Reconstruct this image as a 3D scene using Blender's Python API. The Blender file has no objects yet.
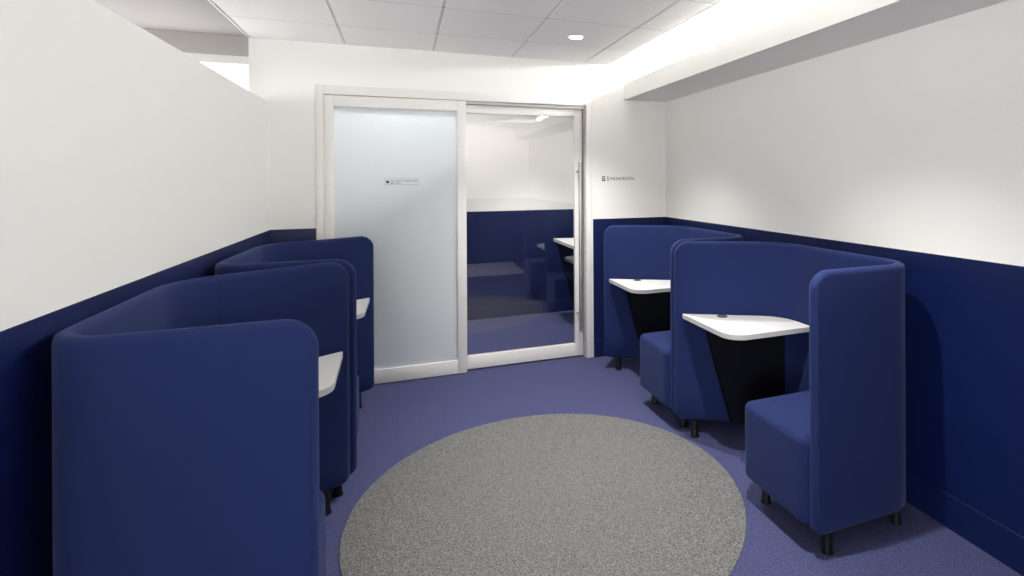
import bpy, bmesh, math, random
from mathutils import Vector, Matrix
random.seed(4)
scn = bpy.context.scene
COL = scn.collection
PI = math.pi

# ------------------------------------------------------------------ helpers
def lin(r, g, b):
    f = lambda c: (c / 255) / 12.92 if c <= 10 else (((c / 255) + .055) / 1.055) ** 2.4
    return (f(r), f(g), f(b), 1)

def new_mat(name):
    m = bpy.data.materials.new(name); m.use_nodes = True
    nt = m.node_tree
    return m, nt, nt.nodes['Principled BSDF']

def plain(name, col, rough=.5, metal=0, bump=0, bscale=300, spec=.5, var=0, vscale=4, sheen=0):
    m, nt, b = new_mat(name)
    b.inputs['Base Color'].default_value = col
    b.inputs['Roughness'].default_value = rough
    b.inputs['Metallic'].default_value = metal
    b.inputs['Specular IOR Level'].default_value = spec
    if sheen:
        b.inputs['Sheen Weight'].default_value = sheen
        b.inputs['Sheen Roughness'].default_value = .4
        b.inputs['Sheen Tint'].default_value = (.4, .48, .8, 1)
    tc = nt.nodes.new('ShaderNodeTexCoord')
    if bump:
        n = nt.nodes.new('ShaderNodeTexNoise'); n.inputs['Scale'].default_value = bscale
        n.inputs['Detail'].default_value = 3
        bp = nt.nodes.new('ShaderNodeBump'); bp.inputs['Strength'].default_value = bump
        bp.inputs['Distance'].default_value = .002
        nt.links.new(tc.outputs['Object'], n.inputs['Vector'])
        nt.links.new(n.outputs['Fac'], bp.inputs['Height'])
        nt.links.new(bp.outputs['Normal'], b.inputs['Normal'])
    if var:
        n2 = nt.nodes.new('ShaderNodeTexNoise'); n2.inputs['Scale'].default_value = vscale
        n2.inputs['Detail'].default_value = 4
        nt.links.new(tc.outputs['Object'], n2.inputs['Vector'])
        r = nt.nodes.new('ShaderNodeValToRGB')
        r.color_ramp.elements[0].position = .3; r.color_ramp.elements[1].position = .7
        r.color_ramp.elements[0].color = tuple(c * (1 - var) for c in col[:3]) + (1,)
        r.color_ramp.elements[1].color = tuple(min(1, c * (1 + var)) for c in col[:3]) + (1,)
        nt.links.new(n2.outputs['Fac'], r.inputs['Fac'])
        nt.links.new(r.outputs['Color'], b.inputs['Base Color'])
    return m

def emit(name, col, s):
    m = bpy.data.materials.new(name); m.use_nodes = True; nt = m.node_tree
    nt.nodes.remove(nt.nodes['Principled BSDF'])
    e = nt.nodes.new('ShaderNodeEmission'); e.inputs['Color'].default_value = col; e.inputs['Strength'].default_value = s
    nt.links.new(e.outputs[0], nt.nodes['Material Output'].inputs[0])
    return m

def carpet(name, c0, c1, scale, bumps=.6, row=0, lo=.36, hi=.64):
    m, nt, b = new_mat(name)
    b.inputs['Roughness'].default_value = .95; b.inputs['Specular IOR Level'].default_value = .15
    tc = nt.nodes.new('ShaderNodeTexCoord')
    n = nt.nodes.new('ShaderNodeTexNoise'); n.inputs['Scale'].default_value = scale
    n.inputs['Detail'].default_value = 5; n.inputs['Roughness'].default_value = .75
    nt.links.new(tc.outputs['Object'], n.inputs['Vector'])
    r = nt.nodes.new('ShaderNodeValToRGB')
    r.color_ramp.elements[0].position = lo; r.color_ramp.elements[1].position = hi
    r.color_ramp.elements[0].color = c0; r.color_ramp.elements[1].color = c1
    fac = n.outputs['Fac']
    if row:
        w = nt.nodes.new('ShaderNodeTexWave'); w.wave_type = 'BANDS'; w.bands_direction = 'Y'
        w.inputs['Scale'].default_value = row; w.inputs['Distortion'].default_value = 4
        w.inputs['Detail'].default_value = 2; w.inputs['Detail Scale'].default_value = 6
        nt.links.new(tc.outputs['Object'], w.inputs['Vector'])
        mx = nt.nodes.new('ShaderNodeMix'); mx.inputs['Factor'].default_value = .22
        nt.links.new(n.outputs['Fac'], mx.inputs['A']); nt.links.new(w.outputs['Fac'], mx.inputs['B'])
        fac = mx.outputs['Result']
    nt.links.new(fac, r.inputs['Fac'])
    nt.links.new(r.outputs['Color'], b.inputs['Base Color'])
    bp = nt.nodes.new('ShaderNodeBump'); bp.inputs['Strength'].default_value = bumps; bp.inputs['Distance'].default_value = .004
    nt.links.new(fac, bp.inputs['Height']); nt.links.new(bp.outputs['Normal'], b.inputs['Normal'])
    return m

def obj(name, bm, mat, parent=None, smooth=False, loc=None):
    me = bpy.data.meshes.new(name)
    bmesh.ops.recalc_face_normals(bm, faces=bm.faces[:])
    bm.to_mesh(me); bm.free()
    for m in (mat if isinstance(mat, (list, tuple)) else [mat]): me.materials.append(m)
    if smooth:
        for p in me.polygons: p.use_smooth = True
        try: me.set_sharp_from_angle(angle=math.radians(smooth if smooth is not True else 40))
        except Exception: pass
    o = bpy.data.objects.new(name, me); COL.objects.link(o)
    if parent: o.parent = parent
    if loc: o.location = loc
    return o

def box(bm, x0, x1, y0, y1, z0, z1, bevel=0, seg=2, mi=0):
    r = bmesh.ops.create_cube(bm, size=1)
    vs = r['verts']
    for v in vs:
        v.co = Vector(((x0 + x1) / 2 + v.co.x * (x1 - x0), (y0 + y1) / 2 + v.co.y * (y1 - y0), (z0 + z1) / 2 + v.co.z * (z1 - z0)))
    fs = {f for v in vs for f in v.link_faces}
    for f in fs: f.material_index = mi
    if bevel:
        es = list({e for v in vs for e in v.link_edges})
        bmesh.ops.bevel(bm, geom=es, offset=bevel, segments=seg, affect='EDGES', profile=.5)
    return bm

def B(*a, **k): return box(bmesh.new(), *a, **k)

def lathe(bm, prof, n=32, c=(0, 0)):
    rings = []
    for r, z in prof:
        rings.append([bm.verts.new((c[0] + r * math.cos(2 * PI * i / n), c[1] + r * math.sin(2 * PI * i / n), z)) for i in range(n)])
    for a, b in zip(rings, rings[1:]):
        for i in range(n): bm.faces.new((a[i], a[(i + 1) % n], b[(i + 1) % n], b[i]))
    bm.faces.new(rings[0]); bm.faces.new(rings[-1])
    return bm

def tube(bm, pts, r, n=8):
    pts = [Vector(p) for p in pts]; rings = []
    for i, p in enumerate(pts):
        d = (pts[min(i + 1, len(pts) - 1)] - pts[max(i - 1, 0)]).normalized()
        up = Vector((0, 0, 1)) if abs(d.z) < .9 else Vector((1, 0, 0))
        a = d.cross(up).normalized(); b = d.cross(a)
        rings.append([bm.verts.new(p + r * (a * math.cos(2 * PI * k / n) + b * math.sin(2 * PI * k / n))) for k in range(n)])
    for a, b in zip(rings, rings[1:]):
        for k in range(n): bm.faces.new((a[k], a[(k + 1) % n], b[(k + 1) % n], b[k]))
    bm.faces.new(rings[0]); bm.faces.new(rings[-1])
    return bm

def prism(bm, outline, z0, z1):
    lo = [bm.verts.new((x, y, z0)) for x, y in outline]; hi = [bm.verts.new((x, y, z1)) for x, y in outline]
    bm.faces.new(lo[::-1]); bm.faces.new(hi)
    n = len(outline)
    for i in range(n): bm.faces.new((lo[i], lo[(i + 1) % n], hi[(i + 1) % n], hi[i]))
    return bm

def fillet(pts, radii, seg=8):
    out = []; n = len(pts)
    for i in range(n):
        p = Vector(pts[i]); r = radii[i]
        if r <= 0: out.append(p); continue
        a = (Vector(pts[i - 1]) - p).normalized(); b = (Vector(pts[(i + 1) % n]) - p).normalized()
        ang = a.angle(b); t = r / math.tan(ang / 2)
        c = p + (a + b).normalized() * (r / math.sin(ang / 2))
        s = p + a * t; e = p + b * t
        a0 = math.atan2(s.y - c.y, s.x - c.x); a1 = math.atan2(e.y - c.y, e.x - c.x)
        d = (a1 - a0 + PI) % (2 * PI) - PI
        for k in range(seg + 1):
            th = a0 + d * k / seg; out.append(Vector((c.x + r * math.cos(th), c.y + r * math.sin(th))))
    return out

def round_box(bm, x0, x1, y0, y1, z0, z1, r, n=6, mid=8):
    def axis(a, b):
        c = [a + r * (1 - math.tan(PI / 4 * (n - i) / n)) for i in range(n)]
        return c + [a + r + (b - a - 2 * r) * i / mid for i in range(mid + 1)] + [a + b - v for v in c[::-1]]
    X, Y, Z = axis(x0, x1), axis(y0, y1), axis(z0, z1)
    cache = {}
    def V(i, j, k):
        if (i, j, k) not in cache:
            p = Vector((X[i], Y[j], Z[k]))
            q = Vector((min(max(p.x, x0 + r), x1 - r), min(max(p.y, y0 + r), y1 - r), min(max(p.z, z0 + r), z1 - r)))
            d = p - q
            cache[(i, j, k)] = bm.verts.new(q + d.normalized() * r if d.length > 1e-9 else p)
        return cache[(i, j, k)]
    a, b, c = len(X) - 1, len(Y) - 1, len(Z) - 1
    for i in range(a):
        for j in range(b):
            for k in (0, c): bm.faces.new((V(i, j, k), V(i + 1, j, k), V(i + 1, j + 1, k), V(i, j + 1, k)))
        for k in range(c):
            for j in (0, b): bm.faces.new((V(i, j, k), V(i + 1, j, k), V(i + 1, j, k + 1), V(i, j, k + 1)))
    for j in range(b):
        for k in range(c):
            for i in (0, a): bm.faces.new((V(i, j, k), V(i, j + 1, k), V(i, j + 1, k + 1), V(i, j, k + 1)))
    return bm

def struct(o):
    o['kind'] = 'structure'; return o

def tag(o, label, cat, group=None):
    o['label'] = label; o['category'] = cat
    if group: o['group'] = group
    return o

def empty(name, loc=(0, 0, 0)):
    o = bpy.data.objects.new(name, None); COL.objects.link(o); o.location = loc
    o.empty_display_size = .1
    return o

# ------------------------------------------------------------------ materials
WHITE = plain('white_wall_paint', lin(234, 233, 229), .75, bump=.05, bscale=250)
CEILM = plain('ceiling_tile', lin(248, 246, 244), .9, bump=.12, bscale=400)
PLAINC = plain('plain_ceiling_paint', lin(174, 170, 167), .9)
TBAR = plain('ceiling_bar', lin(226, 222, 219), .6)
JOINT = plain('tile_joint', lin(168, 164, 161), .9)
GAPM = plain('tile_gap', lin(120, 117, 115), .9)
PAINT = plain('navy_wall_paint', lin(9, 23, 68), .42, bump=.04, bscale=200, spec=.4)
FAB = plain('navy_fabric', lin(20, 34, 80), .85, bump=.35, bscale=900, spec=.25, sheen=.15, var=.06, vscale=220)
FAB2 = plain('navy_piping', lin(20, 33, 75), .8, spec=.25, sheen=.15)
SHADE = plain('under_table_shade', lin(5, 7, 18), .7, spec=.1)  # near-black, puts the shade below the table tops into the colour
TOPM = plain('white_laminate', lin(212, 212, 210), .35, spec=.4)
EDGE = plain('white_edge_band', lin(178, 178, 177), .4, spec=.4)
BLACK = plain('black_plastic', (.004, .004, .006, 1), .4, spec=.3)
GROM = plain('grommet_plastic', lin(70, 74, 84), .4)
FRAME = plain('white_frame_metal', lin(226, 224, 220), .38, spec=.5)
ALU = plain('aluminium_track', lin(172, 172, 170), .45, metal=.3)
STEEL = plain('brushed_steel', lin(188, 188, 186), .4, metal=.85)
INK = plain('sign_ink', lin(60, 60, 62), .6)
INKL = plain('sign_ink_light', lin(165, 170, 180), .6)
CARPET = carpet('violet_blue_carpet', lin(26, 30, 62), lin(92, 96, 136), 190, .6, row=60)
RUGM = carpet('grey_speckle_rug', lin(58, 58, 58), lin(138, 138, 137), 250, .5, lo=.42, hi=.60)
LENS = emit('lamp_lens', (1, .96, .9, 1), 30)
LED = emit('led_strip', (1, .985, .96, 1), 76)
DAY = emit('daylight_pane', (1, 1, 1, 1), 2.6)
FILL_REAR = emit('added_light_rear', (1, .985, .965, 1), 18)  # added glow behind the camera, raises the room's ambient light
FILL_LEFT = emit('added_light_left', (1, .985, .965, 1), 5.5)  # added glow beyond the left partition, brightens the tiled ceiling
PALE = carpet('pale_carpet', lin(196, 194, 210), lin(218, 216, 228), 260, .5)

def glass_mat():
    m = bpy.data.materials.new('clear_glass'); m.use_nodes = True; nt = m.node_tree
    nt.nodes.remove(nt.nodes['Principled BSDF'])
    t = nt.nodes.new('ShaderNodeBsdfTransparent'); t.inputs[0].default_value = (.95, .95, .95, 1)
    g = nt.nodes.new('ShaderNodeBsdfGlossy'); g.inputs['Roughness'].default_value = .0
    f = nt.nodes.new('ShaderNodeFresnel'); f.inputs[0].default_value = 1.5
    mx = nt.nodes.new('ShaderNodeMixShader')
    ad = nt.nodes.new('ShaderNodeMath'); ad.operation = 'ADD'; ad.inputs[1].default_value = .05
    nt.links.new(f.outputs[0], ad.inputs[0]); nt.links.new(ad.outputs[0], mx.inputs[0]); nt.links.new(t.outputs[0], mx.inputs[1]); nt.links.new(g.outputs[0], mx.inputs[2])
    nt.links.new(mx.outputs[0], nt.nodes['Material Output'].inputs[0])
    return m
GLASS = glass_mat()

def frost_mat():
    m = bpy.data.materials.new('frosted_glass'); m.use_nodes = True; nt = m.node_tree
    nt.nodes.remove(nt.nodes['Principled BSDF'])
    d = nt.nodes.new('ShaderNodeBsdfDiffuse'); d.inputs[0].default_value = (.89, .945, .965, 1)
    tl = nt.nodes.new('ShaderNodeBsdfTranslucent'); tl.inputs[0].default_value = (.93, .96, .98, 1)
    rf = nt.nodes.new('ShaderNodeBsdfRefraction'); rf.inputs['Roughness'].default_value = .45; rf.inputs['IOR'].default_value = 1.08
    rf.inputs['Color'].default_value = (.85, .93, .97, 1)
    gl = nt.nodes.new('ShaderNodeBsdfGlossy'); gl.inputs['Roughness'].default_value = .38
    f = nt.nodes.new('ShaderNodeFresnel'); f.inputs[0].default_value = 1.5
    m1 = nt.nodes.new('ShaderNodeMixShader'); m1.inputs[0].default_value = .48
    m2 = nt.nodes.new('ShaderNodeMixShader'); m2.inputs[0].default_value = .08
    m3 = nt.nodes.new('ShaderNodeMixShader')
    nt.links.new(d.outputs[0], m1.inputs[1]); nt.links.new(tl.outputs[0], m1.inputs[2])
    nt.links.new(m1.outputs[0], m2.inputs[1]); nt.links.new(rf.outputs[0], m2.inputs[2])
    nt.links.new(f.outputs[0], m3.inputs[0]); nt.links.new(m2.outputs[0], m3.inputs[1]); nt.links.new(gl.outputs[0], m3.inputs[2])
    nt.links.new(m3.outputs[0], nt.nodes['Material Output'].inputs[0])
    return m
FROST = frost_mat()

# ------------------------------------------------------------------ room numbers (metres, camera stands at x=0 y=0)
XL, XR, YB = -.844, 2.173, 4.32        # left wall, right wall, back wall
XO = -.964                             # end of the back wall above the left partition
ZC = 2.461                             # tiled ceiling
ZW = 1.155                             # top of the navy paint
ZB = .145                              # baseboard
YR, YE = -.32, -3.2                    # opening behind the camera, end of the space behind
YP0, YP1 = 4.44, 5.965                 # the small room behind the glass
XS = 1.78                              # face of the light cove ledge
DX0, DX1, DZ = -.564, 1.484, 2.165     # door frame outer edges

# ------------------------------------------------------------------ floor
struct(obj('floor', B(-4.2, XR + .1, YE - .1, YP1 + .1, -.1, 0), CARPET))

# ------------------------------------------------------------------ walls
def dado(name, wall, *boxes):
    bm = bmesh.new()
    for b in boxes: box(bm, *b)
    return obj(name, bm, PAINT, wall)

bm = B(XO, XL, YR - .12, YB, 0, 2.025)
wl = struct(obj('wall_left', bm, WHITE))
dado('navy_dado', wl, (XL, XL + .004, YR - .12, YB, 0, ZW))
struct(obj('baseboard_left', B(XL + .004, XL + .018, YR - .12, YB - .004, 0, ZB, bevel=.004), PAINT))

bm = bmesh.new()
box(bm, XO, DX0 + .004, YB, YP0, 0, ZC + .3)
box(bm, DX1 - .004, XR, YB, YP0, 0, ZC + .3)
box(bm, DX0 + .004, DX1 - .004, YB, YP0, DZ - .004, ZC + .3)
wb = struct(obj('wall_back', bm, WHITE))
dado('navy_dado', wb, (XL + .004, DX0, YB - .004, YB, 0, ZW), (DX1 + .008, XR - .004, YB - .004, YB, 0, ZW))
bm = B(DX1 + .008, XR - .018, YB - .018, YB - .004, 0, ZB, bevel=.004)
box(bm, XL + .018, DX0 - .002, YB - .018, YB - .004, 0, ZB, bevel=.004)
struct(obj('baseboard_back', bm, PAINT))

wr = struct(obj('wall_right', B(XR, XR + .1, YE, YP1, 0, ZC + .4), WHITE))
dado('navy_dado', wr, (XR - .004, XR, YE, YB, 0, ZW), (XR - .004, XR, YP0, YP1 - .004, 0, ZW))
bm = B(XR - .018, XR - .004, YE, YB - .004, 0, ZB, bevel=.004)
box(bm, XR - .018, XR - .004, YP0, YP1 - .004, 0, ZB, bevel=.004)
struct(obj('baseboard_right', bm, PAINT))

# the small room's far wall and left wall
wf = struct(obj('wall_far', B(-1.2, XR, YP1, YP1 + .1, 0, ZC + .3), WHITE))
dado('navy_dado', wf, (-1.1, XR - .004, YP1 - .004, YP1, 0, 1.15))
struct(obj('baseboard_far', B(-1.1, XR - .018, YP1 - .018, YP1 - .004, 0, .127, bevel=.004), PAINT))
wpl = struct(obj('wall_small_room_left', B(-1.2, -1.1, YP0, YP1, 0, ZC + .3), WHITE))
dado('navy_dado', wpl, (-1.1, -1.096, YP0, YP1 - .004, 0, 1.15))

# behind the camera: rear wall lengthened to block light, added glowing window beyond
YS = -1.1
ws = struct(obj('wall_rear', B(-.35, XR, YS - .1, YS, 0, ZC + .2), WHITE))
dado('navy_dado', ws, (-.35, XR - .004, YS, YS + .004, 0, ZW))
bm = B(-4.3, -.35, YE - .1, YE, 0, .35)
box(bm, -4.3, -.35, YE - .1, YE, 2.40, ZC + .3)
box(bm, -4.3, -4.1, YE - .1, YE, .35, 2.40)
box(bm, -.35, -.25, YE - .1, YS - .1, 0, ZC + .2)
struct(obj('wall_end', bm, WHITE))
bm = bmesh.new()
for k in range(5):
    x = -4.1 + k * 3.75 / 4
    box(bm, x - .03, x + .03, YE - .08, YE - .02, .35, 2.40)
for z in (.38, 2.37): box(bm, -4.1, -.35, YE - .08, YE - .02, z - .03, z + .03)
w2 = struct(obj('fill_window_rear', bm, FRAME))  # unseen window, added as a soft light source from behind
obj('lit_pane', B(-4.1, -.35, YE - .055, YE - .045, .35, 2.40), FILL_REAR, w2)
struct(obj('floor_rear', B(-4.2, 1.85, YE, .22, 0, .003), PALE))

# beyond the left partition
bm = bmesh.new()
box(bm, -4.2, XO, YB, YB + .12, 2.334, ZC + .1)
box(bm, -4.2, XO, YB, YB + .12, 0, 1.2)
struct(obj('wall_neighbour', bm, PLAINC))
bm = B(-4.3, -4.2, YE, YB + .12, 0, .6)
box(bm, -4.3, -4.2, YE, YB + .12, 2.36, ZC + .3)
box(bm, -4.3, -4.2, YE, .2, .6, 2.36)
box(bm, -4.3, -4.2, YB - .1, YB + .12, .6, 2.36)
struct(obj('wall_outer', bm, WHITE))
bm = bmesh.new()
for k in range(4):
    y = .2 + k * (YB - .3) / 3
    box(bm, -4.28, -4.22, y - .03, y + .03, .6, 2.36)
for z in (.63, 2.33): box(bm, -4.28, -4.22, .2, YB - .1, z - .03, z + .03)
w3 = struct(obj('fill_window_left', bm, FRAME))  # unseen window, added to throw light up over the partition
obj('lit_pane', B(-4.262, -4.252, .2, YB - .1, .6, 2.36), FILL_LEFT, w3)
struct(obj('light_divider', B(-4.2, XO, YR - .12, YR, 0, ZC + .3), WHITE))  # unseen wall, added to keep rear light out of the neighbouring space
bm = B(-4.2, XO - .001, YB + .02, YB + .09, 2.28, 2.334)
box(bm, -4.2, XO - .001, YB + .02, YB + .09, 1.2, 1.25)
w1 = struct(obj('window_1', bm, FRAME))
obj('lit_pane', B(-4.2, XO - .001, YB + .05, YB + .06, 1.25, 2.28), DAY, w1)

# ------------------------------------------------------------------ ceiling
GX = [-1.0, -.37, .2245, .819, 1.4135]           # bars running to the back wall
XE = 1.640                                       # where the tiles end at the cove
GY = [YB, 3.80, 3.21, 2.62, 2.03, 1.44, .85, .26, YR]
bm = bmesh.new()
xs = [XO] + GX[1:] + [XE]
for i in range(len(xs) - 1):
    for j in range(len(GY) - 1):
        a = xs[i] + (.0075 if i else .012); b = xs[i + 1] - (.0075 if i < len(xs) - 2 else 0)
        box(bm, a, b, GY[j + 1] + .003, GY[j] - (.003 if j else -.01), ZC, ZC + .02, bevel=.0015, seg=1)
ce = struct(obj('ceiling', bm, CEILM))
bm = bmesh.new()
for x in GX[1:]: box(bm, x - .006, x + .006, YR, YB, ZC + .003, ZC + .02)
box(bm, XO - .004, XO + .009, YR, YB, ZC - .003, ZC + .02)
obj('ceiling_bar', bm, TBAR, ce)
bm = bmesh.new()
for y in GY[1:-1]: box(bm, XO + .01, XE - .001, y - .0028, y + .0028, ZC + .001, ZC + .02)
obj('tile_joint', bm, JOINT, ce)
obj('ceiling_backing', B(XO, XE, YR, YB, ZC + .02, ZC + .03), GAPM, ce)
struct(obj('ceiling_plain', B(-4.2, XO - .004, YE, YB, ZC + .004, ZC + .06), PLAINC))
struct(obj('ceiling_rear', B(XO - .004, XR, YE, YR - .12, ZC, ZC + .06), CEILM))
struct(obj('ceiling_small_room', B(-1.2, XR, YP0, YP1, ZC, ZC + .06), CEILM))
# light cove along the right wall: ledge with a lip, recess above, LED strip on the ledge
bm = bmesh.new()
prof = [(XS, 2.168), (XR, 2.168), (XR, 2.215), (XS + .025, 2.215), (XS + .025, 2.307), (XS, 2.307)]
prof3 = [[bm.verts.new((x, y, z)) for x, z in prof] for y in (YR, YB)]
for i in range(6): bm.faces.new((prof3[0][i], prof3[0][(i + 1) % 6], prof3[1][(i + 1) % 6], prof3[1][i]))
bm.faces.new(prof3[0]); bm.faces.new(prof3[1][::-1])
so = struct(obj('ceiling_cove', bm, WHITE))
bm = B(XE - .012, XE, YR, YB, ZC - .002, ZC + .2)
box(bm, XE - .012, XR, YR, YB, ZC + .2, ZC + .23)
obj('cove_recess', bm, WHITE, so)
obj('led_strip', B(XR - .03, XR - .0005, YR + .05, YB - .05, 2.492, 2.522), LED, so)

# ------------------------------------------------------------------ sliding glass door
d1 = struct(empty('door_1', (.46, YB, 0)))
def rel(bm):
    bmesh.ops.translate(bm, verts=bm.verts[:], vec=(-.46, -YB, 0)); return bm
TI, TO = -.515, 1.433
bm = bmesh.new()
box(bm, DX0, TI, YB - .008, YP0 + .005, 0, DZ, bevel=.003)
box(bm, TO, DX1, YB - .008, YP0 + .005, 0, DZ, bevel=.003)
box(bm, TI, TO, YB - .008, YP0 + .005, 2.100, DZ, bevel=.003)
obj('door_frame', rel(bm), FRAME, d1, smooth=30)
bm = bmesh.new()
box(bm, .463, TO - .001, YB + .018, YB + .10, 2.078, 2.0995)
box(bm, TO - .012, TO - .001, YB + .018, YB + .10, .0, 2.078)
obj('door_track', rel(bm), ALU, d1)
# fixed panel
bm = bmesh.new()
y0, y1 = YB + .0, YB + .045
box(bm, TI + .001, -.451, y0, y1, .006, 2.097, bevel=.003)
box(bm, .395, .463, y0, y1, .006, 2.097, bevel=.003)
box(bm, -.451, .395, y0, y1, 2.017, 2.097, bevel=.003)
box(bm, -.451, .395, y0, y1, .006, .108, bevel=.003)
fp = obj('fixed_panel', rel(bm), FRAME, d1, smooth=30)
obj('frosted_pane', rel(B(-.455, .399, YB + .017, YB + .025, .104, 2.021)), FROST, fp)
# sliding panel
bm = bmesh.new()
y0, y1 = YB + .056, YB + .096
box(bm, .42, .468, y0, y1, .010, 2.078, bevel=.003)
box(bm, 1.351, 1.418, y0, y1, .010, 2.078, bevel=.003)
box(bm, .468, 1.351, y0, y1, 2.012, 2.078, bevel=.003)
box(bm, .468, 1.351, y0, y1, .010, .112, bevel=.003)
sp = obj('sliding_panel', rel(bm), FRAME, d1, smooth=30)
obj('clear_pane', rel(B(.464, 1.355, YB + .072, YB + .080, .108, 2.016)), GLASS, sp)
bm = bmesh.new()
hx, hy = 1.385, YB + .012
lathe(bm, [(.0, .222), (.013, .224), (.015, .23), (.015, 1.628), (.013, 1.634), (.0, 1.636)][1:-1], 20, (hx, hy))
for z in (.37, 1.555): tube(bm, [(hx - .004, hy, z), (hx - .018, hy + .02, z), (hx - .018, YB + .058, z)], .009, 10)
obj('handle', rel(bm), STEEL, sp, smooth=40)

# ------------------------------------------------------------------ upholstered booths
BW, BD, BT = 1.18, .600, .046       # width along the wall, depth, shell thickness
ZT, Z0 = 1.127, .09
TS = .55                             # how far the far wing leans out per metre of depth

def shell_path():
    w1 = BW - TS * BD
    pts = [(.0, .023), (BD - .023, .023), (BD - .023, w1), (0, BW - .023)]
    core = []
    def arc(p, a, b, r, n):
        p, a, b = Vector(p), (Vector(a) - Vector(p)).normalized(), (Vector(b) - Vector(p)).normalized()
        ang = a.angle(b); t = r / math.tan(ang / 2); c = p + (a + b).normalized() * (r / math.sin(ang / 2))
        s, e = p + a * t, p + b * t
        a0 = math.atan2(s.y - c.y, s.x - c.x); a1 = math.atan2(e.y - c.y, e.x - c.x); d = (a1 - a0 + PI) % (2 * PI) - PI
        return [Vector((c.x + r * math.cos(a0 + d * k / n), c.y + r * math.sin(a0 + d * k / n))) for k in range(n + 1)]
    a1 = arc(pts[1], pts[0], pts[2], .12, 12); a2 = arc(pts[2], pts[1], pts[3], .24, 12)
    seq = [Vector(pts[0])] + a1 + a2 + [Vector(pts[3])]
    # even resample, dense at the two ends
    L = [0]
    for p, q in zip(seq, seq[1:]): L.append(L[-1] + (q - p).length)
    tot = L[-1]; R = .085; ss = []
    k = 0
    e = [R * (1 - math.cos(PI / 2 * i / 10)) for i in range(11)]
    tiny = [BT / 2 * (1 - math.cos(PI / 2 * i / 5)) for i in range(6)]
    ends = sorted(set(round(v, 5) for v in e + tiny))
    mid = [R + (tot - 2 * R) * i / 44 for i in range(1, 44)]
    ss = ends + mid + [tot - v for v in ends[::-1]]
    def at(s):
        for i in range(len(L) - 1):
            if s <= L[i + 1] + 1e-9:
                f = (s - L[i]) / (L[i + 1] - L[i]); return seq[i].lerp(seq[i + 1], f)
        return seq[-1]
    def nrm(s):
        d = (at(min(tot, s + .004)) - at(max(0, s - .004))).normalized(); return Vector((-d.y, d.x))
    return ss, tot, at, nrm, R

def shell_section(s, tot, R):
    m = min(s, tot - s); RB = .045
    zt = ZT - (R - math.sqrt(max(0, R * R - (R - m) ** 2)) if m < R else 0)
    zb = Z0 + (RB - math.sqrt(max(0, RB * RB - (RB - m) ** 2)) if m < RB else 0)
    h = BT / 2
    a = math.sqrt(max(0, h * h - (h - m) ** 2)) if m < h else h
    return zt, zb, max(a, .0006)

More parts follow.
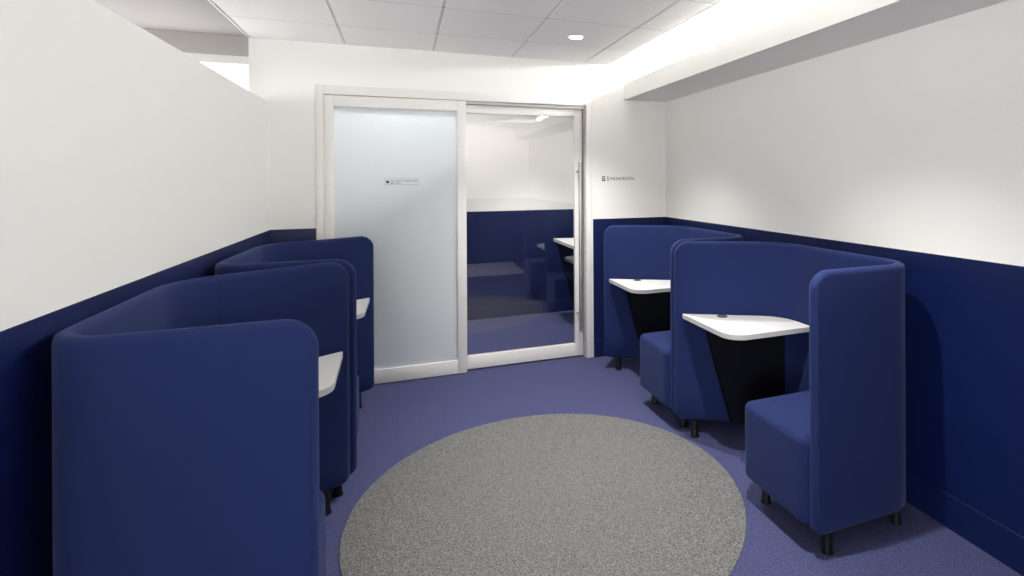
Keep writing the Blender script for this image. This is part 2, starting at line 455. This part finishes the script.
def make_booth(flip):
    """local x = depth towards the wall, local y = along the wall; flip mirrors depth for the other side of the room"""
    global BD, ZT
    ZT = 1.119 if flip else 1.127
    BD = .598 if flip else .568
    root = empty('work_booth')
    def put(name, bm, mat, smooth=40, parent=None):
        if flip: bmesh.ops.scale(bm, vec=(-1, 1, 1), verts=bm.verts[:])
        return obj(name, bm, mat, parent or root, smooth)
    ss, tot, at, nrm, R = shell_path()
    bm = bmesh.new(); rings = []
    for s in ss:
        p, n = at(s), nrm(s); zt, zb, a = shell_section(s, tot, R)
        pr = []
        for k in range(9): t = PI * k / 8; pr.append((math.cos(t) * a, zt - a + math.sin(t) * a))
        rows = 6
        for k in range(1, rows): pr.append((-a, zt - a + (zb + a * .6 - zt + a) * k / rows))
        for k in range(5): t = PI + PI * k / 4; pr.append((math.cos(t) * a, zb + a * .6 + math.sin(t) * a * .6))
        for k in range(1, rows): pr.append((a, zb + a * .6 + (zt - a - zb - a * .6) * k / rows))
        rings.append([bm.verts.new((p.x + n.x * o, p.y + n.y * o, z)) for o, z in pr])
    m = len(rings[0])
    for r0, r1 in zip(rings, rings[1:]):
        for k in range(m): bm.faces.new((r0[k], r0[(k + 1) % m], r1[(k + 1) % m], r1[k]))
    bm.faces.new(rings[0]); bm.faces.new(rings[-1])
    sh = put('privacy_screen', bm, FAB, 50)
    # piping: round the edge of each wing on the outer side, and the upright seam where back meets far wing
    h = BT / 2
    for end in (0, 1):
        bm = bmesh.new(); pts = []
        for i in range(16):
            z = Z0 + .06 + (ZT - R - Z0 - .06) * i / 15
            s = .014; s = tot - s if end else s
            p, n = at(s), nrm(s); q = p - n * (h - .0005); pts.append((q.x, q.y, z))
        put('piping', tube(bm, pts, .0022, 6), FAB2, 60)
    s = tot - .50
    p, n = at(s), nrm(s); q = p + n * (h - .0004)
    put('seam', tube(bmesh.new(), [(q.x, q.y, Z0 + .05 + (ZT - h - Z0 - .05) * i / 8) for i in range(9)], .0018, 6), FAB2, 60)
    # seat block on the near wing
    bm = bmesh.new()
    round_box(bm, .026 if flip else -.018, BD - BT - .004, BT + .001, .46, .105, .44 if flip else .462, .036)
    put('seat', bm, FAB, 50)
    # table: front edge along the aisle, rounded near corner, back edge follows the leaning wing
    c = BT + .005
    wa = BW - BT - .016
    def winner(u): return wa - TS * u
    pl = [(.020, .60), (BD - BT - .006, .60), (BD - BT - .006, winner(BD - BT)), (.020, winner(.020))]
    ol = [(v.x, v.y) for v in fillet(pl, [.10, .02, .20, .008], 10)]
    bm = prism(bmesh.new(), ol, .686, .711)
    for f in bm.faces: f.material_index = 0 if abs(f.normal.z) > .5 else 1
    bm.normal_update()
    for f in bm.faces: f.material_index = 0 if abs(f.normal.z) > .5 else 1
    tp = put('tabletop', bm, [TOPM, EDGE], 40)
    gu, gw = .20, winner(.20) - .048
    bm = lathe(bmesh.new(), [(.030, .7105), (.030, .7135), (.027, .715), (.019, .715), (.018, .7125)], 24, (gu, gw))
    put('cable_grommet', bm, GROM, 40, tp)
    # support blade along the far wing, blackened and widened to deepen the table's shade
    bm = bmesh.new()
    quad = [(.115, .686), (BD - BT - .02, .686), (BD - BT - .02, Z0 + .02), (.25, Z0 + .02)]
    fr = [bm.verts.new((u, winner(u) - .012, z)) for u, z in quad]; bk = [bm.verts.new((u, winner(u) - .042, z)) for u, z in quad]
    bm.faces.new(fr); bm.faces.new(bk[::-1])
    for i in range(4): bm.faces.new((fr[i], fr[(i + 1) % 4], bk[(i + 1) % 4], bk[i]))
    put('table_support', bm, SHADE, 30)
    # black feet
    for fu, fw in ((.085, .032), (BD - .07, .07), (.09, BW - .095), (BD - .07, BW - TS * BD - .01), (.07, .40)):
        bm = lathe(bmesh.new(), [(.024, 0), (.025, .004), (.019, .02), (.018, Z0 + .006)], 20, (fu, fw))
        put('foot', bm, BLACK, 40)
    return root

def copy_tree(o, parent=None):
    c = o.copy(); COL.objects.link(c); c.parent = parent
    for ch in list(o.children): copy_tree(ch, c)
    return c

G = 'navy upholstered work booths'
r1 = make_booth(False); r1.location = (1.491, 1.690, 0); r1.rotation_euler.z = .006
tag(r1, 'nearer navy upholstered booth on the right, casting a dark shadow on the wall', 'booth', G)
r2 = copy_tree(r1); r2.location = (1.490, 2.880, 0)
tag(r2, 'navy upholstered booth on the right, in the corner by the door with the long handle', 'booth', G)
l1 = make_booth(True); l1.location = (-.215, 1.660, 0); l1.rotation_euler.z = .018
tag(l1, 'large navy upholstered booth at left front, its blank side nearest the viewer', 'booth', G)
l2 = copy_tree(l1); l2.location = (-.206, 2.850, 0); l2.rotation_euler.z = -.020
tag(l2, 'navy upholstered booth on the left, partly in front of the frosted glass panel', 'booth', G)

# ------------------------------------------------------------------ round rug
bm = lathe(bmesh.new(), [(.890, 0.0005), (.893, .003), (.890, .006), (.5, .007), (.02, .007)], 128)
rug = obj('round_rug', bm, RUGM, None, 30, (.648, 2.497, 0))
tag(rug, 'round speckled grey rug on the violet blue carpet between the booths', 'rug')

# ------------------------------------------------------------------ desk and shade panel in the small room
dk = empty('wall_desk', (1.5, 5.2, 0))
tag(dk, 'white topped desk seen through the clear glass door, over a dark panel standing for its shadow', 'desk')
def reld(bm): bmesh.ops.translate(bm, verts=bm.verts[:], vec=(-1.5, -5.2, 0)); return bm
ol = [(v.x, v.y) for v in fillet([(1.50, 4.62), (2.165, 4.62), (2.165, 5.50), (1.50, 5.64)], [.09, .01, .01, .006], 8)]
bm = prism(bmesh.new(), ol, .833, .862); bm.normal_update()
for f in bm.faces: f.material_index = 0 if abs(f.normal.z) > .5 else 1
obj('desktop', reld(bm), [TOPM, EDGE], dk, 40)
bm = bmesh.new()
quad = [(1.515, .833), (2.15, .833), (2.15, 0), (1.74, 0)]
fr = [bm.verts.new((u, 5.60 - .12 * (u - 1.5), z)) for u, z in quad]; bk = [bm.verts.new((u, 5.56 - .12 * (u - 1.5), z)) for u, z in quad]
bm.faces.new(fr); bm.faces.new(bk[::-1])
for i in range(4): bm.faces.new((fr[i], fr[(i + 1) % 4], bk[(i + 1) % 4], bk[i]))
obj('desk_shade_panel', reld(bm), SHADE, dk)  # dark sheet shaped like the slanting shadow below the desktop

# ------------------------------------------------------------------ signs
def text_bm(txt, size, depth, loc, mat=None):
    cu = bpy.data.curves.new('t', 'FONT'); cu.body = txt; cu.size = size; cu.extrude = depth; cu.resolution_u = 3
    o = bpy.data.objects.new('t', cu); COL.objects.link(o)
    dg = bpy.context.evaluated_depsgraph_get(); me = bpy.data.meshes.new_from_object(o.evaluated_get(dg))
    bm = bmesh.new(); bm.from_mesh(me)
    bpy.data.objects.remove(o); bpy.data.curves.remove(cu); bpy.data.meshes.remove(me)
    bmesh.ops.rotate(bm, verts=bm.verts[:], cent=(0, 0, 0), matrix=Matrix.Rotation(PI / 2, 3, 'X'))
    bmesh.ops.translate(bm, verts=bm.verts[:], vec=loc)
    return bm

sg = empty('wall_sign', (1.72, YB - .001, 1.495))
tag(sg, 'small dark wall sign reading PHONE BOOTH, with two pictograms, right of the door', 'sign')
# letters fitted to the width seen
bm = text_bm('PHONE BOOTH', .042, .0006, (0, 0, 0))
x0 = min(v.co.x for v in bm.verts); x1 = max(v.co.x for v in bm.verts); z0 = min(v.co.z for v in bm.verts); z1 = max(v.co.z for v in bm.verts)
for v in bm.verts:
    v.co.x = -.072 + (v.co.x - x0) / (x1 - x0) * .215
    v.co.z = -.0145 + (v.co.z - z0) / (z1 - z0) * .027
obj('lettering', bm, INK, sg)
bm = bmesh.new()                                     # phone booth pictogram: rounded block with two openings
box(bm, -.145, -.119, -.001, .0005, .012, .019)
box(bm, -.146, -.118, -.001, .0005, -.022, -.010)
box(bm, -.146, -.140, -.001, .0005, -.010, .012); box(bm, -.124, -.118, -.001, .0005, -.010, .012)
box(bm, -.140, -.124, -.001, .0005, -.002, .004)
obj('booth_pictogram', bm, INK, sg)
bm = bmesh.new()                                     # seated figure pictogram
prism(bm, [(0, 0), (.001, 0), (.001, .001)], 0, .001); bm.clear()
def disc(bm, cx, cz, r, n=14):
    a = [bm.verts.new((cx + r * math.cos(2 * PI * i / n), -.001, cz + r * math.sin(2 * PI * i / n))) for i in range(n)]
    b = [bm.verts.new((v.co.x, .0005, v.co.z)) for v in a]
    bm.faces.new(a); bm.faces.new(b[::-1])
    for i in range(n): bm.faces.new((a[i], a[(i + 1) % n], b[(i + 1) % n], b[i]))
disc(bm, -.093, .015, .005)
for P in ([(-.097, .008), (-.090, .008), (-.088, -.007), (-.098, -.007)], [(-.099, -.008), (-.094, -.008), (-.098, -.02), (-.104, -.02)], [(-.091, -.008), (-.086, -.008), (-.081, -.02), (-.087, -.02)]):
    a = [bm.verts.new((x, -.001, z)) for x, z in P]; b = [bm.verts.new((x, .0005, z)) for x, z in P]
    bm.faces.new(a); bm.faces.new(b[::-1])
    for i in range(4): bm.faces.new((a[i], a[(i + 1) % 4], b[(i + 1) % 4], b[i]))
obj('figure_pictogram', bm, INK, sg)

gs = empty('glass_sign', (.0, YB + .0165, 1.478))
tag(gs, 'tiny outlined notice stuck on the frosted glass panel', 'sign')
bm = bmesh.new()
X0, X1, Zt, Zb = -.117, .118, .0225, -.0225
for a in ((X0, X1, Zt - .002, Zt), (X0, X1, Zb, Zb + .002)): box(bm, a[0], a[1], -.001, .0005, a[2], a[3])
for a in ((X0, X0 + .002), (X1 - .002, X1)): box(bm, a[0], a[1], -.001, .0005, Zb, Zt)
obj('border', bm, INKL, gs)
bm = bmesh.new(); disc(bm, X0 + .018, -.001, .0105, 20); obj('round_symbol', bm, INK, gs)
bm = bmesh.new()
def strokes(x, z, words, h):
    for n in words:
        for k in range(n):
            if random.random() < .5: box(bm, x, x + .0018, -.001, .0005, z, z + h)
            else: box(bm, x, x + .0045, -.001, .0005, z, z + .0022); box(bm, x + .0015, x + .0033, -.001, .0005, z, z + h)
            x += .0062
        x += .0055
strokes(X0 + .036, .0015, [5, 5, 3, 6, 3, 4], .0095)
strokes(X0 + .036, -.0135, [6, 5], .0085)
obj('lettering', bm, INK, gs)

# ------------------------------------------------------------------ downlights
def spot(parent, loc, energy, ang=150, blend=.6, r=.02, col=(1, .97, .94)):
    l = bpy.data.lights.new('downlight_lamp', 'SPOT'); l.energy = energy; l.spot_size = math.radians(ang); l.spot_blend = blend
    l.shadow_soft_size = r; l.color = col
    o = bpy.data.objects.new('downlight_lamp', l); COL.objects.link(o); o.location = loc
    if parent: o.parent = parent
    return o
RING = plain('downlight_ring', lin(235, 233, 230), .4)
def downlight(loc, energy, label, ang=150, blend=.6):
    r = empty('downlight', loc)
    tag(r, label, 'ceiling light', 'recessed ceiling downlights')
    obj('trim_ring', lathe(bmesh.new(), [(.058, .004), (.058, -.003), (.053, -.005), (.046, -.004), (.044, .003)], 40), RING, r, 40)
    obj('lens', lathe(bmesh.new(), [(.044, .002), (.044, -.0015), (.03, -.0025)], 32), LENS, r, 40)
    spot(r, (0, 0, -.03), energy, ang, blend)
    return r
SPOT = 172
downlight((1.112, 3.558, ZC - .0005), SPOT, 'round lit downlight in the white tiled ceiling, before the sliding door', 104, 1)
downlight((1.112, 1.730, ZC - .0005), SPOT, 'round lit downlight overhead, above the nearer right-hand booth, out of the frame', 104, 1)
downlight((.0, 4.70, ZC - .0005), 58, 'round lit downlight in the small room, above the frosted panel', 176, .3)
downlight((1.3, 5.2, ZC - .0005), 120, 'added out-of-sight downlight above the white desk, lighting the small room floor', 84, .8)  # added lamp, lifts the floor behind the clear pane

# ------------------------------------------------------------------ world and camera
w = bpy.data.worlds.new('World'); scn.world = w; w.use_nodes = True
w.node_tree.nodes['Background'].inputs[0].default_value = (1, 1, 1, 1)
w.node_tree.nodes['Background'].inputs[1].default_value = .3

cam = bpy.data.cameras.new('camera'); co = bpy.data.objects.new('camera', cam); COL.objects.link(co)
cam.sensor_width = 36; cam.sensor_fit = 'HORIZONTAL'
cam.lens = 545.12 / 1024 * 36
cam.shift_x = (512 - 612) / 1024
cam.shift_y = -(288 - 178.97) / 1024
cam.clip_start = .02
roll = math.atan(8 / 1625)
M = Matrix.Rotation(-math.radians(21.0687), 4, 'Z') @ Matrix.Rotation(PI / 2, 4, 'X') @ Matrix.Rotation(-roll, 4, 'Z')
co.matrix_world = Matrix.Translation((0, 0, 1.491)) @ M
scn.camera = co

vs = scn.view_settings
vs.view_transform = 'Standard'; vs.look = 'None'; vs.gamma = 1; vs.use_curve_mapping = False
vs.exposure = 0.34
